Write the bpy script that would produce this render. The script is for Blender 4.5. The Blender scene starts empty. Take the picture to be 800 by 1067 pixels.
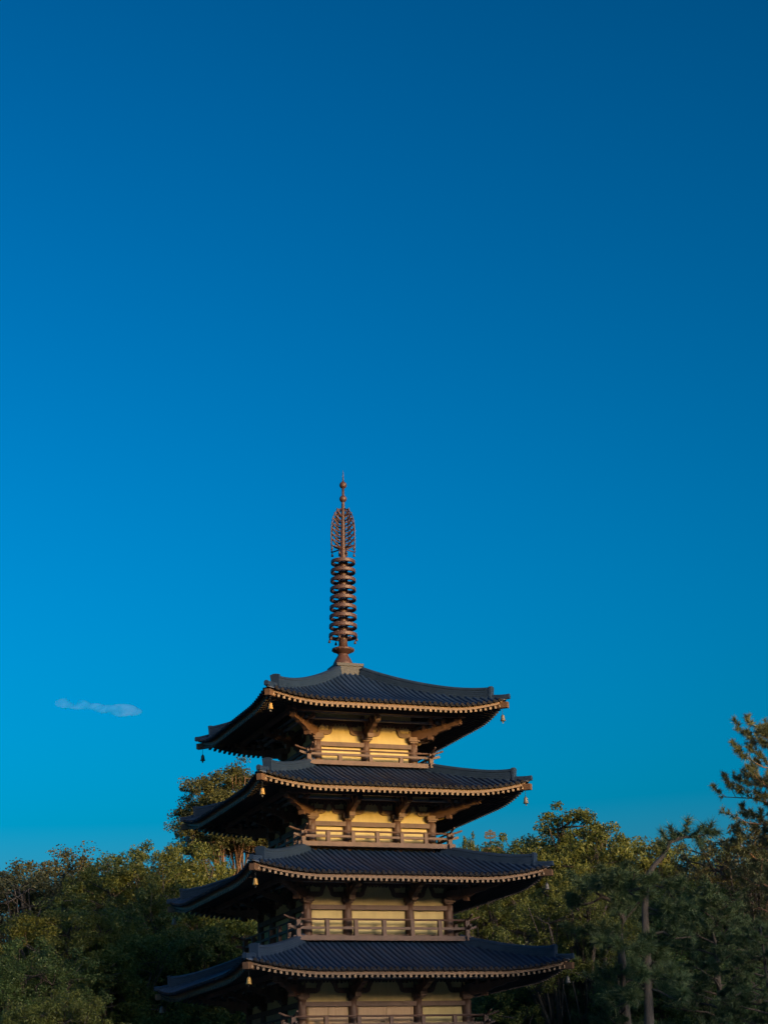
import bpy, math, random
import numpy as np
from mathutils import Matrix, Vector

R = math.radians
scene = bpy.context.scene
COL = scene.collection

# ------------------------------------------------------------------ helpers
class MB:
    """collects shapes and links them as ONE mesh object"""
    def __init__(s):
        s.v = []; s.f = []; s.m = []; s.sm = []
    def _add(s, vs, fs, mat=0, M=None, smooth=False):
        b = len(s.v)
        if M is not None:
            vs = [M @ Vector(p) for p in vs]
        s.v.extend([tuple(p) for p in vs])
        for f in fs:
            s.f.append(tuple(b + i for i in f)); s.m.append(mat); s.sm.append(smooth)
        return s
    def box(s, x0, x1, y0, y1, z0, z1, mat=0, M=None):
        vs = [(x0,y0,z0),(x1,y0,z0),(x1,y1,z0),(x0,y1,z0),(x0,y0,z1),(x1,y0,z1),(x1,y1,z1),(x0,y1,z1)]
        return s._add(vs, [(3,2,1,0),(4,5,6,7),(0,1,5,4),(1,2,6,5),(2,3,7,6),(3,0,4,7)], mat, M)
    def cham(s, x0, x1, y0, y1, z0, z1, c=.015, mat=0, M=None):
        """box with chamfered long edges (octagonal prism in z) and slightly inset caps"""
        p = [(x0+c,y0),(x1-c,y0),(x1,y0+c),(x1,y1-c),(x1-c,y1),(x0+c,y1),(x0,y1-c),(x0,y0+c)]
        return s.prism([(a,b) for a,b in p], z0, z1, mat, M)
    def prism(s, poly, z0, z1, mat=0, M=None):
        n = len(poly)
        vs = [(a,b,z0) for a,b in poly] + [(a,b,z1) for a,b in poly]
        fs = [tuple(range(n-1,-1,-1)), tuple(range(n,2*n))]
        fs += [(i,(i+1)%n,n+(i+1)%n,n+i) for i in range(n)]
        return s._add(vs, fs, mat, M)
    def sweep(s, pts, prof, up=(0,0,1), mat=0, M=None, smooth=False, scales=None, caps=True):
        """sweep a closed 2D profile (side, up) along a path"""
        n = len(prof); vs = []; fs = []
        P = [Vector(p) for p in pts]; up = Vector(up)
        for i, p in enumerate(P):
            t = (P[min(i+1,len(P)-1)] - P[max(i-1,0)]).normalized()
            side = t.cross(up)
            if side.length < 1e-4: side = t.cross(Vector((1,0,0)))
            side.normalize(); u = side.cross(t).normalized()
            k = scales[i] if scales else 1
            for a, b in prof:
                vs.append(p + side*(a*k) + u*(b*k))
        for i in range(len(P)-1):
            for j in range(n):
                fs.append((i*n+j, i*n+(j+1)%n, (i+1)*n+(j+1)%n, (i+1)*n+j))
        if caps:
            fs.append(tuple(range(n))[::-1]); e = (len(P)-1)*n
            fs.append(tuple(range(e, e+n)))
        return s._add(vs, fs, mat, M, smooth)
    def tube(s, pts, radii, n=6, mat=0, M=None, smooth=True):
        if not hasattr(radii, '__len__'): radii = [radii]*len(pts)
        prof = [(math.cos(2*math.pi*k/n), math.sin(2*math.pi*k/n)) for k in range(n)]
        return s.sweep(pts, prof, mat=mat, M=M, smooth=smooth, scales=list(radii))
    def lathe(s, prof, n=16, mat=0, M=None, smooth=True):
        vs = []; fs = []
        for r, z in prof:
            for k in range(n):
                a = 2*math.pi*k/n; vs.append((r*math.cos(a), r*math.sin(a), z))
        m = len(prof)
        for i in range(m-1):
            for k in range(n):
                fs.append((i*n+k, i*n+(k+1)%n, (i+1)*n+(k+1)%n, (i+1)*n+k))
        fs.append(tuple(range(n))[::-1]); fs.append(tuple(range((m-1)*n, m*n)))
        return s._add(vs, fs, mat, M, smooth)
    def mesh(s, name, mats):
        me = bpy.data.meshes.new(name)
        me.from_pydata(s.v, [], s.f)
        for m in mats: me.materials.append(m)
        me.polygons.foreach_set('material_index', s.m)
        me.polygons.foreach_set('use_smooth', s.sm)
        me.update()
        return me
    def build(s, name, mats, parent=None, loc=None):
        if not isinstance(mats, (list, tuple)): mats = [mats]
        return link(name, s.mesh(name, mats), parent, loc)

def link(name, me, parent=None, loc=None):
    o = bpy.data.objects.new(name, me); COL.objects.link(o)
    if parent is not None: o.parent = parent
    if loc is not None: o.location = loc
    return o
def thing(name, label, cat, loc=(0,0,0), rz=0, group=None):
    o = bpy.data.objects.new(name, None); COL.objects.link(o)
    o.location = loc; o.rotation_euler = (0,0,rz); o.empty_display_size = .2
    o['label'] = label; o['category'] = cat
    if group: o['group'] = group
    return o
def copy_tree(o, parent=None):
    c = o.copy(); COL.objects.link(c)
    if parent is not None: c.parent = parent
    for ch in list(o.children): copy_tree(ch, c)
    return c
def RZ(k): return Matrix.Rotation(k*math.pi/2, 4, 'Z')

# ------------------------------------------------------------------ materials
def mat(name):
    m = bpy.data.materials.new(name); m.use_nodes = True
    nt = m.node_tree; b = nt.nodes['Principled BSDF']
    return m, nt, b
def noise_mat(name, c0, c1, rough=.6, scale=3, detail=6, metallic=0, bump=.0, stretch=None, spec=.5, bscale=None, rough2=None, isl=.0, streak=.0):
    m, nt, b = mat(name); N = nt.nodes; L = nt.links
    tc = N.new('ShaderNodeTexCoord'); mp = N.new('ShaderNodeMapping')
    if stretch: mp.inputs['Scale'].default_value = stretch
    nz = N.new('ShaderNodeTexNoise'); nz.inputs['Scale'].default_value = scale; nz.inputs['Detail'].default_value = detail
    nz.inputs['Roughness'].default_value = .65
    cr = N.new('ShaderNodeValToRGB'); cr.color_ramp.elements[0].position = .3; cr.color_ramp.elements[1].position = .7
    cr.color_ramp.elements[0].color = (*c0,1); cr.color_ramp.elements[1].color = (*c1,1)
    L.new(tc.outputs['Object'], mp.inputs['Vector']); L.new(mp.outputs[0], nz.inputs['Vector'])
    L.new(nz.outputs['Fac'], cr.inputs['Fac']); col = cr.outputs['Color']
    if isl:
        g = N.new('ShaderNodeNewGeometry'); mi = N.new('ShaderNodeMapRange'); mi.inputs['To Min'].default_value = 1-isl; mi.inputs['To Max'].default_value = 1+isl
        L.new(g.outputs['Random Per Island'], mi.inputs['Value'])
        hv = N.new('ShaderNodeHueSaturation'); L.new(mi.outputs[0], hv.inputs['Value']); L.new(col, hv.inputs['Color']); col = hv.outputs['Color']
    if streak:
        m2 = N.new('ShaderNodeMapping'); m2.inputs['Scale'].default_value = (2.6,2.6,.6); L.new(tc.outputs['Object'], m2.inputs['Vector'])
        n3 = N.new('ShaderNodeTexNoise'); n3.inputs['Scale'].default_value = 1.6; n3.inputs['Detail'].default_value = 7; n3.inputs['Roughness'].default_value = .7
        L.new(m2.outputs[0], n3.inputs['Vector'])
        ms = N.new('ShaderNodeMapRange'); ms.inputs['From Min'].default_value = .35; ms.inputs['From Max'].default_value = .6; ms.inputs['To Min'].default_value = 1-streak; ms.inputs['To Max'].default_value = 1.0
        L.new(n3.outputs['Fac'], ms.inputs['Value'])
        hw = N.new('ShaderNodeHueSaturation'); L.new(ms.outputs[0], hw.inputs['Value']); L.new(col, hw.inputs['Color']); col = hw.outputs['Color']
    L.new(col, b.inputs['Base Color'])
    b.inputs['Roughness'].default_value = rough; b.inputs['Metallic'].default_value = metallic
    b.inputs['Specular IOR Level'].default_value = spec
    if rough2 is not None:
        mr = N.new('ShaderNodeMapRange'); mr.inputs['To Min'].default_value = rough; mr.inputs['To Max'].default_value = rough2
        L.new(nz.outputs['Fac'], mr.inputs['Value']); L.new(mr.outputs[0], b.inputs['Roughness'])
    if bump:
        n2 = N.new('ShaderNodeTexNoise'); n2.inputs['Scale'].default_value = bscale or scale*6; n2.inputs['Detail'].default_value = 4
        L.new(mp.outputs[0], n2.inputs['Vector'])
        bp = N.new('ShaderNodeBump'); bp.inputs['Strength'].default_value = bump; bp.inputs['Distance'].default_value = .02
        L.new(n2.outputs['Fac'], bp.inputs['Height']); L.new(bp.outputs[0], b.inputs['Normal'])
    return m

TILE = noise_mat('roof_tile', (.006,.020,.050), (.013,.033,.076), .45, 2.2, 8, bump=.3, rough2=.65, spec=.5, isl=.28)
TILEEND = noise_mat('dark_end_tile', (.006,.006,.009), (.014,.013,.015), .8, 5, 5, spec=.2, isl=.4)
RIDGE = noise_mat('ridge_tile', (.008,.021,.047), (.016,.034,.070), .45, 3, 8, bump=.3, rough2=.65)
WOOD = noise_mat('red_brown_wood', (.068,.034,.025), (.110,.058,.041), .62, 2.5, 8, bump=.25, isl=.15, streak=.25)
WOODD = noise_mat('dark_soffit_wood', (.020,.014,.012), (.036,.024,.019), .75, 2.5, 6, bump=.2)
ROBAN = noise_mat('dark_bronze_plate', (.012,.015,.021), (.024,.027,.034), .6, 4, 6, bump=.2)
GREYW = noise_mat('weathered_grey_beam', (.17,.165,.165), (.26,.25,.245), .7, 4, 6, streak=.2)
FASCIA = noise_mat('eave_board_wood', (.105,.054,.026), (.165,.088,.044), .6, 4, 8, bump=.2, streak=.25)
TIP = noise_mat('cream_rafter_end', (.12,.070,.034), (.205,.125,.062), .6, 6, 5, isl=.35)
BRACKW = noise_mat('sunlit_bracket_wood', (.105,.054,.034), (.165,.090,.055), .62, 2.5, 8, bump=.25, isl=.2, streak=.25)  # lighter copy of the column wood, sunlight on the brackets put into the colour
PLASTER = noise_mat('ochre_plaster', (.45,.36,.165), (.53,.43,.205), .85, 1.6, 8, bump=.15, bscale=14, streak=.14)
DOORW = noise_mat('tan_door_planks', (.30,.20,.12), (.40,.28,.17), .7, 5, 8, stretch=(6,6,.5))
BRONZE = noise_mat('spire_bronze', (.046,.023,.020), (.105,.052,.040), .5, 5, 8, metallic=.1, bump=.2)
BELLM = noise_mat('gilded_bronze', (.40,.22,.05), (.52,.30,.075), .45, 9, 5, metallic=.2)
BELLD = noise_mat('weathered_bronze', (.13,.115,.10), (.24,.20,.16), .55, 9, 5, metallic=.4)
IRON = noise_mat('dark_iron', (.016,.016,.017), (.035,.033,.031), .6, 9, 4)
STONE = noise_mat('base_stone', (.24,.22,.20), (.36,.34,.31), .8, 2, 8, bump=.3)
GRASS = noise_mat('lawn', (.035,.055,.018), (.075,.09,.032), .9, .15, 10, bump=.5, bscale=8)
REDTILE = noise_mat('red_clay_tile', (.22,.095,.055), (.30,.14,.08), .75, 2, 6, bump=.4, stretch=(6,6,1))
BRICK = noise_mat('red_brick', (.22,.10,.07), (.32,.15,.10), .85, 3, 6, bump=.2)
WHITE = noise_mat('white_trim', (.66,.65,.62), (.78,.77,.74), .6, 3, 4)
BARK = noise_mat('grey_brown_bark', (.034,.029,.025), (.125,.10,.082), .9, 7, 8, bump=1.0, stretch=(3,3,.6), bscale=20)
BARKP = noise_mat('pine_bark', (.12,.066,.042), (.26,.155,.10), .9, 5, 8, bump=.8, stretch=(3,3,.8), bscale=16)

def leaf_mat(name, cols, trans=.40, rough=.5, spec=.35):
    m = bpy.data.materials.new(name); m.use_nodes = True
    nt = m.node_tree; N = nt.nodes; L = nt.links; N.clear()
    out = N.new('ShaderNodeOutputMaterial'); g = N.new('ShaderNodeNewGeometry'); oi = N.new('ShaderNodeObjectInfo')
    cr = N.new('ShaderNodeValToRGB')
    el = cr.color_ramp.elements
    while len(el) < len(cols): el.new(.5)
    for i, c in enumerate(cols):
        el[i].position = i/(len(cols)-1); el[i].color = (*c,1)
    L.new(g.outputs['Random Per Island'], cr.inputs['Fac'])
    # broad patches of older and younger growth through the crown
    tc = N.new('ShaderNodeTexCoord'); nz = N.new('ShaderNodeTexNoise'); nz.inputs['Scale'].default_value = .9; nz.inputs['Detail'].default_value = 3
    L.new(tc.outputs['Object'], nz.inputs['Vector'])
    mr = N.new('ShaderNodeMapRange'); mr.inputs['From Min'].default_value=.3; mr.inputs['From Max'].default_value=.7
    mr.inputs['To Min'].default_value=.70; mr.inputs['To Max'].default_value=1.30
    L.new(nz.outputs['Fac'], mr.inputs['Value'])
    hs = N.new('ShaderNodeHueSaturation')
    L.new(mr.outputs[0], hs.inputs['Value']); L.new(cr.outputs['Color'], hs.inputs['Color'])
    d = N.new('ShaderNodeBsdfPrincipled'); d.inputs['Roughness'].default_value = rough; d.inputs['Specular IOR Level'].default_value = spec
    t = N.new('ShaderNodeBsdfTranslucent'); mx = N.new('ShaderNodeMixShader'); mx.inputs[0].default_value = trans
    L.new(hs.outputs[0], d.inputs['Base Color']); L.new(hs.outputs[0], t.inputs['Color'])
    L.new(d.outputs[0], mx.inputs[1]); L.new(t.outputs[0], mx.inputs[2]); L.new(mx.outputs[0], out.inputs['Surface'])
    return m
LOAK = leaf_mat('oak_leaves', [(0.059,0.085,0.021),(0.100,0.125,0.031),(0.139,0.153,0.042)])
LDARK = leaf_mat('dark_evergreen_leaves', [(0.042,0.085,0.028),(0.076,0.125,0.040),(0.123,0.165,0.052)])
LBROWN = leaf_mat('russet_leaves', [(0.065,0.076,0.033),(0.100,0.104,0.045),(0.142,0.127,0.057)])
LGOLD = leaf_mat('olive_leaves', [(0.087,0.111,0.024),(0.136,0.153,0.035),(0.183,0.195,0.050)])
LPINE = leaf_mat('pine_needles', [(.040,.080,.034),(.070,.110,.044),(.110,.138,.058)], .15)
LPUFF = leaf_mat('olive_pine_foliage', [(.064,.078,.026),(.100,.108,.036),(.135,.130,.046)])
LPINEB = leaf_mat('bronzed_pine_needles', [(.056,.080,.036),(.092,.110,.050),(.128,.132,.062)], .15)

# ------------------------------------------------------------------ pagoda
LIFT = .38
pagoda = thing('pagoda', 'tall wooden Japanese pagoda with dark tiled roofs and bronze spire', 'pagoda')

sb = MB(); sb.cham(-4.9,4.9,-4.9,4.9,.0,.95,.06); sb.cham(-5.15,5.15,-5.15,5.15,.95,1.06,.05)
for k in range(4):
    for i in range(5): sb.box(-1.3,1.3,-5.15-.32*(5-i),-5.14-.32*(4-i),0,.17*(i+1), M=RZ(k))
sb.build('stone_base', STONE, pagoda)

#          h    inner cols     zb    zp   rh    rtip  rise  r_in  nspan midrail toprail prof
ST = [dict(h=2.10, inner=[0], zb=15.17, zp=16.15, rh=4.693, tip=17.571, rise=2.10, rin=.45, spans=4, mid=.40, top=.56, q=.38),
      dict(h=2.53, inner=[-.97,.97], zb=12.09, zp=13.09, rh=5.191, tip=14.399, rise=1.22, rin=2.2, spans=6, mid=.37, top=.56, q=.15),
      dict(h=2.90, inner=[-1.2,1.2], zb=8.71, zp=10.03, rh=5.616, tip=11.22, rise=1.22, rin=2.6, spans=6, mid=.44, top=.74, q=.15),
      dict(h=3.28, inner=[-1.23,1.23], zb=5.37, zp=6.64, rh=6.0, tip=7.913, rise=1.22, rin=3.0, spans=6, mid=.44, top=.72, q=.15),
      dict(h=3.66, inner=[-1.35,1.35], zb=1.06, zp=3.36, rh=6.4, tip=4.62, rise=1.2, rin=3.35, spans=0, mid=0, top=0, q=.15)]

def up(s):
    a = max(0, abs(s)-.50)/.50
    return LIFT*a*a
def roof_fns(st):
    h, rin, rise, q, ze = st['rh'], st['rin'], st['rise'], st['q'], st['tip']-.45
    def half(t): return h + (rin-h)*t
    def z(s, t):
        return ze + rise*((1-q)*t+q*t*t) + up(s)*(max(0,1-t))**1.5
    return half, z
SOF = .235     # rafter slope

def make_roof(st, idx):
    half, z = roof_fns(st); h = st['rh']; rin = st['rin']; ze = st['tip']-.45
    tm = MB()
    # pan surface with a thin edge
    NS, NT = 40, 10
    for k in range(4):
        vs = []; fs = []
        for j in range(NT+1):
            t = j/NT
            for i in range(NS+1):
                s = -1+2*i/NS; H = half(t); vs.append((s*H, -H, z(s,t)))
        for j in range(NT):
            for i in range(NS):
                a = j*(NS+1)+i; fs.append((a,a+1,a+NS+2,a+NS+1))
        b = len(vs)
        for i in range(NS+1):
            x,y,zz = vs[i]; vs.append((x,y,zz-.055))
        for i in range(NS): fs.append((b+i,b+i+1,i+1,i))
        tm._add(vs, fs, 0, RZ(k), True)
        # rounded cover tile rows running up the slope, round end tile on each
        n = int(2*h/.212); n -= 1-n%2
        pitch = 2*h/n
        for c in range(n):
            x = -h + pitch*(c+.5)
            if abs(x) > h-.12: continue
            t1 = min(1, (h-abs(x)-.05)/(h-rin))
            if t1 < .02: continue
            m = max(2, int(2+8*t1)); rad = .066
            ring = [(math.cos(math.pi*q/6), math.sin(math.pi*q/6)) for q in range(7)]
            vs = []; fs = []
            for j in range(m+1):
                t = -.012/1+(t1+.012)*j/m
                H = half(t); zz = z(x/H if H>0 else 0, max(0,t)) - (0.0 if t>=0 else .01)
                for a,b2 in ring: vs.append((x+rad*a, -H, zz-.012+rad*1.05*b2))
            for j in range(m):
                for q in range(6):
                    a = j*7+q; fs.append((a,a+1,a+8,a+7))
            tm._add(vs, fs, 0, RZ(k), True)
            # end disc
            H = half(-.012); zz = z(x/H, 0)
            d = [(x+.062*math.cos(2*math.pi*q/10), -H-.012, zz+.008+.062*math.sin(2*math.pi*q/10)) for q in range(10)]
            d2 = [(a, -H+.03, c2) for a,_,c2 in d]
            tm._add(d+d2, [tuple(range(10))]+[(q,q+10,(q+1)%10+10,(q+1)%10) for q in range(10)], 1, RZ(k), False)
            # drooping pan tile lip between rows
            xb = x+pitch/2
            if abs(xb) < h-.05:
                zz = z(xb/h,0)
                pts = [(xb-.075,zz-.0),(xb-.06,zz-.045),(xb-.03,zz-.068),(xb+.03,zz-.068),(xb+.06,zz-.045),(xb+.075,zz)]
                tm._add([(a,-h-.012,b2) for a,b2 in pts]+[(a,-h+.02,b2) for a,b2 in pts],
                        [tuple(range(6))]+[(q,q+6,q+7,q+1) for q in range(5)], 1, RZ(k))
    roof = tm.build('roof', [TILE, TILEEND], pagoda)
    # hip ridges: tall ridge with a flared end, low ridge on to the upturned corner
    rm = MB()
    P = []; t0 = .44/(h-rin)
    for i in range(15):
        t = t0+(1-t0)*i/14; H = half(t); lift = .09*max(0,1-i/5.)**2
        P.append((-H, -H, z(1,t)-.06+lift))
    prof = [(-.14,-.1),(.14,-.1),(.14,.24),(.165,.25),(.165,.30),(.12,.335),(.05,.36),(-.05,.36),(-.12,.335),(-.165,.30),(-.165,.25),(-.14,.24)]
    rm.sweep(P, prof, scales=[1.0]*15)
    for u in (.02,.09,.16):       # courses of flat ridge tiles
        for sgn in (1,-1):
            rm.sweep([Vector(p) for p in P], [(sgn*.14,u),(sgn*.154,u),(sgn*.154,u+.03),(sgn*.14,u+.03)])
    e = Vector(P[0]); dv = Vector((-1,-1,0)).normalized(); sv = Vector((1,-1,0)).normalized()
    pl = [(-.17,-.14),(.17,-.14),(.17,.2),(.19,.36),(.06,.395),(-.06,.395),(-.19,.36),(-.17,.2)]
    vs = [e+sv*a+Vector((0,0,b))+dv*(.03+.09*max(0,b)) for a,b in pl]+[e+sv*a+Vector((0,0,b))-dv*.03 for a,b in pl]
    rm._add(vs, [tuple(range(8)), tuple(range(15,7,-1))]+[(i,(i+1)%8,8+(i+1)%8,8+i) for i in range(8)])
    Q = []
    for i in range(6):
        t = t0-(t0+.018)*i/5; H = half(t)
        Q.append((-H,-H,z(1,max(0,t))+.02+.035*(i/5)**2))
    rm.sweep(Q, [(-.08,-.09),(.08,-.09),(.09,.03),(.05,.08),(0,.09),(-.05,.08),(-.09,.03)])
    me = rm.mesh('ridge', [RIDGE])
    for k in range(4):
        o = link('ridge', me, roof); o.rotation_euler.z = k*math.pi/2
    # eave boards
    fm = MB()
    for k in range(4):
        pts = []
        for i in range(41):
            s = -1+2*i/40; hh = h-.13
            pts.append((s*hh, -hh, z(s,0)-.06))
        vs=[]; fs=[]
        for (x,y,zz) in pts: vs += [(x,y,zz),(x,y,zz-.125),(x*(1-.1/hh) ,y+.1,zz-.125),(x*(1-.1/hh),y+.1,zz)]
        for i in range(40):
            for q in range(4): fs.append((4*i+q,4*i+(q+1)%4,4*i+4+(q+1)%4,4*i+4+q))
        fm._add(vs, fs, 0, RZ(k))
        vs=[]; fs=[]      # thinner board carrying the tiles
        for (x,y,zz) in pts: 
            k2=(h-.07)/(h-.13)
            vs += [(x*k2,y*k2,zz+.045),(x*k2,y*k2,zz-.0),(x*(1-.1/hh),y+.1,zz-.0),(x*(1-.1/hh),y+.1,zz+.045)]
        for i in range(40):
            for q in range(4): fs.append((4*i+q,4*i+(q+1)%4,4*i+4+(q+1)%4,4*i+4+q))
        fm._add(vs, fs, 1, RZ(k))
    fm.build('eave_board', [FASCIA, WOOD], roof)
    # rafters, their cream ends, and the boards above them
    wall = st['h']
    rf = MB(); n = int(2*(h-.25)/.2)
    for k in range(4):
        for c in range(n+1):
            x = -(h-.25)+2*(h-.25)*c/n
            y0 = -(h-.10); y1 = -max(abs(x)+.05, wall-.05)
            if y1-y0 < .06: continue
            s = x/h; zt = z(s,0)-.188
            segs = 3
            vs = []; fs = []
            for j in range(segs+1):
                y = y0+(y1-y0)*j/segs; f = (y-y0)/(h-wall)
                zz = ze-.188 + SOF*(y-y0) + up(s)*max(0,1-f)**1.5
                vs += [(x-.044,y,zz),(x+.044,y,zz),(x+.044,y,zz-.092),(x-.044,y,zz-.092)]
            for j in range(segs):
                for q in range(4): fs.append((4*j+q,4*j+4+q,4*j+4+(q+1)%4,4*j+(q+1)%4))
            rf._add(vs, fs, 0, RZ(k))
            rf._add(vs[:4], [(0,3,2,1)], 1, RZ(k))
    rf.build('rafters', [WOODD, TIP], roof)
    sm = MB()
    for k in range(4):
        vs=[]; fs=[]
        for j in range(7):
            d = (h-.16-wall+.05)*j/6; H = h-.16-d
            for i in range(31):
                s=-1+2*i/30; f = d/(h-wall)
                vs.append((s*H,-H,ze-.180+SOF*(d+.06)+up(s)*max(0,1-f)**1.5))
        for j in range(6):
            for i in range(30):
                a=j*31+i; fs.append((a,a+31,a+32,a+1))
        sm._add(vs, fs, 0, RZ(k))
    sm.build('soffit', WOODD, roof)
    # corner beams under the hips
    cm = MB()
    pts=[]
    for i in range(7):
        H = h+.02-(h+.02-wall)*i/6; f=i/6
        pts.append((-H,-H, ze-.25+SOF*(h-H)+LIFT*max(0,1-f)**1.5))
    cm.sweep(pts, [(-.10,-.13),(.10,-.13),(.10,.09),(-.10,.09)])
    cm2 = cm.mesh('corner_beam', [FASCIA])
    for k in range(4):
        o = link('corner_beam', cm2, roof); o.rotation_euler.z = k*math.pi/2
    # purlins carried by the brackets
    zl = ze-.303+SOF*(h-.10-(wall+1.2))
    pm = MB(); H = wall+1.2
    zp=st['zp']
    for z0,z1,Hh,w,mi in ((zl-.15,zl-.004,H,.075,0),(zp+.69,zp+.76,wall+.50,.05,1),(zp+.93,zp+1.0,wall+.53,.05,1)):
        for k in range(4):
            kk = 0 if k%2==0 else .004
            pm.box(-Hh-.25+kk*3,Hh+.25-kk*3,-Hh-w,-Hh+w,z0-kk,z1-kk, mi, M=RZ(k))
    pm.build('purlin', [WOOD, GREYW], roof)
    return roof

def arm_poly(a):
    r = [(0,0),(.50,0),(.60,.03),(.66,.10),(.69,.22),(.75,.33),(.78,.40),(.80,.42)]
    inn = [(.64,.42),(.60,.36),(.56,.28),(.54,.18),(.13,.18),(.13,.42)]
    k = a/.80
    R_ = [(x*k,y) for x,y in r] + [(x*k,y) for x,y in inn]
    return R_
def add_arm(mb, a_l, a_r, zc, M, th=.07):
    """wall arm: upturned cloud-shaped bracket both sides of a column, in plane y=0 outward -y"""
    for a, sg in ((a_r,1),(a_l,-1)):
        if a <= .05: continue
        p = [(sg*x, z+zc) for x,z in arm_poly(a)]
        if sg < 0: p = p[::-1]
        # split into convex-ish strips: build as quads between outer and inner lines
        n = len(p)
        vs = [(x,-th,z) for x,z in p]+[(x,.02,z) for x,z in p]
        fs = [tuple(range(n)), tuple(range(2*n-1,n-1,-1))]+[(i,n+i,n+(i+1)%n,(i+1)%n) for i in range(n)]
        mb._add(vs, fs, 0, M)
def add_out_arm(mb, zc, M, k=1.0, w=.085):
    """projecting bracket arm with cloud lobes below and bearing blocks on top (o outwards along -y)"""
    p = [(-.1,-.12),(.20,-.10),(.45,-.06),(.66,.01),(.76,.09),(.90,.13),(1.06,.17),(1.14,.24),(1.37,.27),(1.41,.53),(1.27,.53),(1.24,.40),(1.05,.36),(.80,.31),(.45,.27),(-.1,.26)]
    n=len(p)
    vs=[(-w,-o*k,z+zc) for o,z in p]+[(w,-o*k,z+zc) for o,z in p]
    fs=[tuple(range(n)),tuple(range(2*n-1,n-1,-1))]+[(i,n+i,n+(i+1)%n,(i+1)%n) for i in range(n)]
    mb._add(vs,fs,0,M)
    mb.box(-w-.03,w+.03,-.52*k-.10,-.52*k+.06,zc-.15,zc+.0,M=M); mb.box(-w-.015,w+.015,-1.40*k-.05,-1.40*k+.03,zc+.30,zc+.50,M=M)
    mb._add([(-.40*sx,-.66*k-y,z) for y in (.055,-.055) for sx,z in ((1,zc+.50),(1,zc+.47),(.75,zc+.40),(-.75,zc+.40),(-1,zc+.47),(-1,zc+.50))],
            [(0,1,2,3,4,5),(11,10,9,8,7,6)]+[(i,6+i,6+(i+1)%6,(i+1)%6) for i in range(6)],0,M)
    for x in (-.33,0,.33): mb.box(x-.06,x+.06,-.66*k-.065,-.66*k+.065,zc+.50,zc+.60,M=M)
    for o,t in ((.36,.52),(.66,.54),(.96,.56)):
        mb.box(-w-.045,w+.045,-o*k-.085,-o*k+.085,zc+.41,zc+t, M=M); mb.box(-w-.02,w+.02,-o*k-.06,-o*k+.06,zc+.2,zc+.41, M=M)

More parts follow.
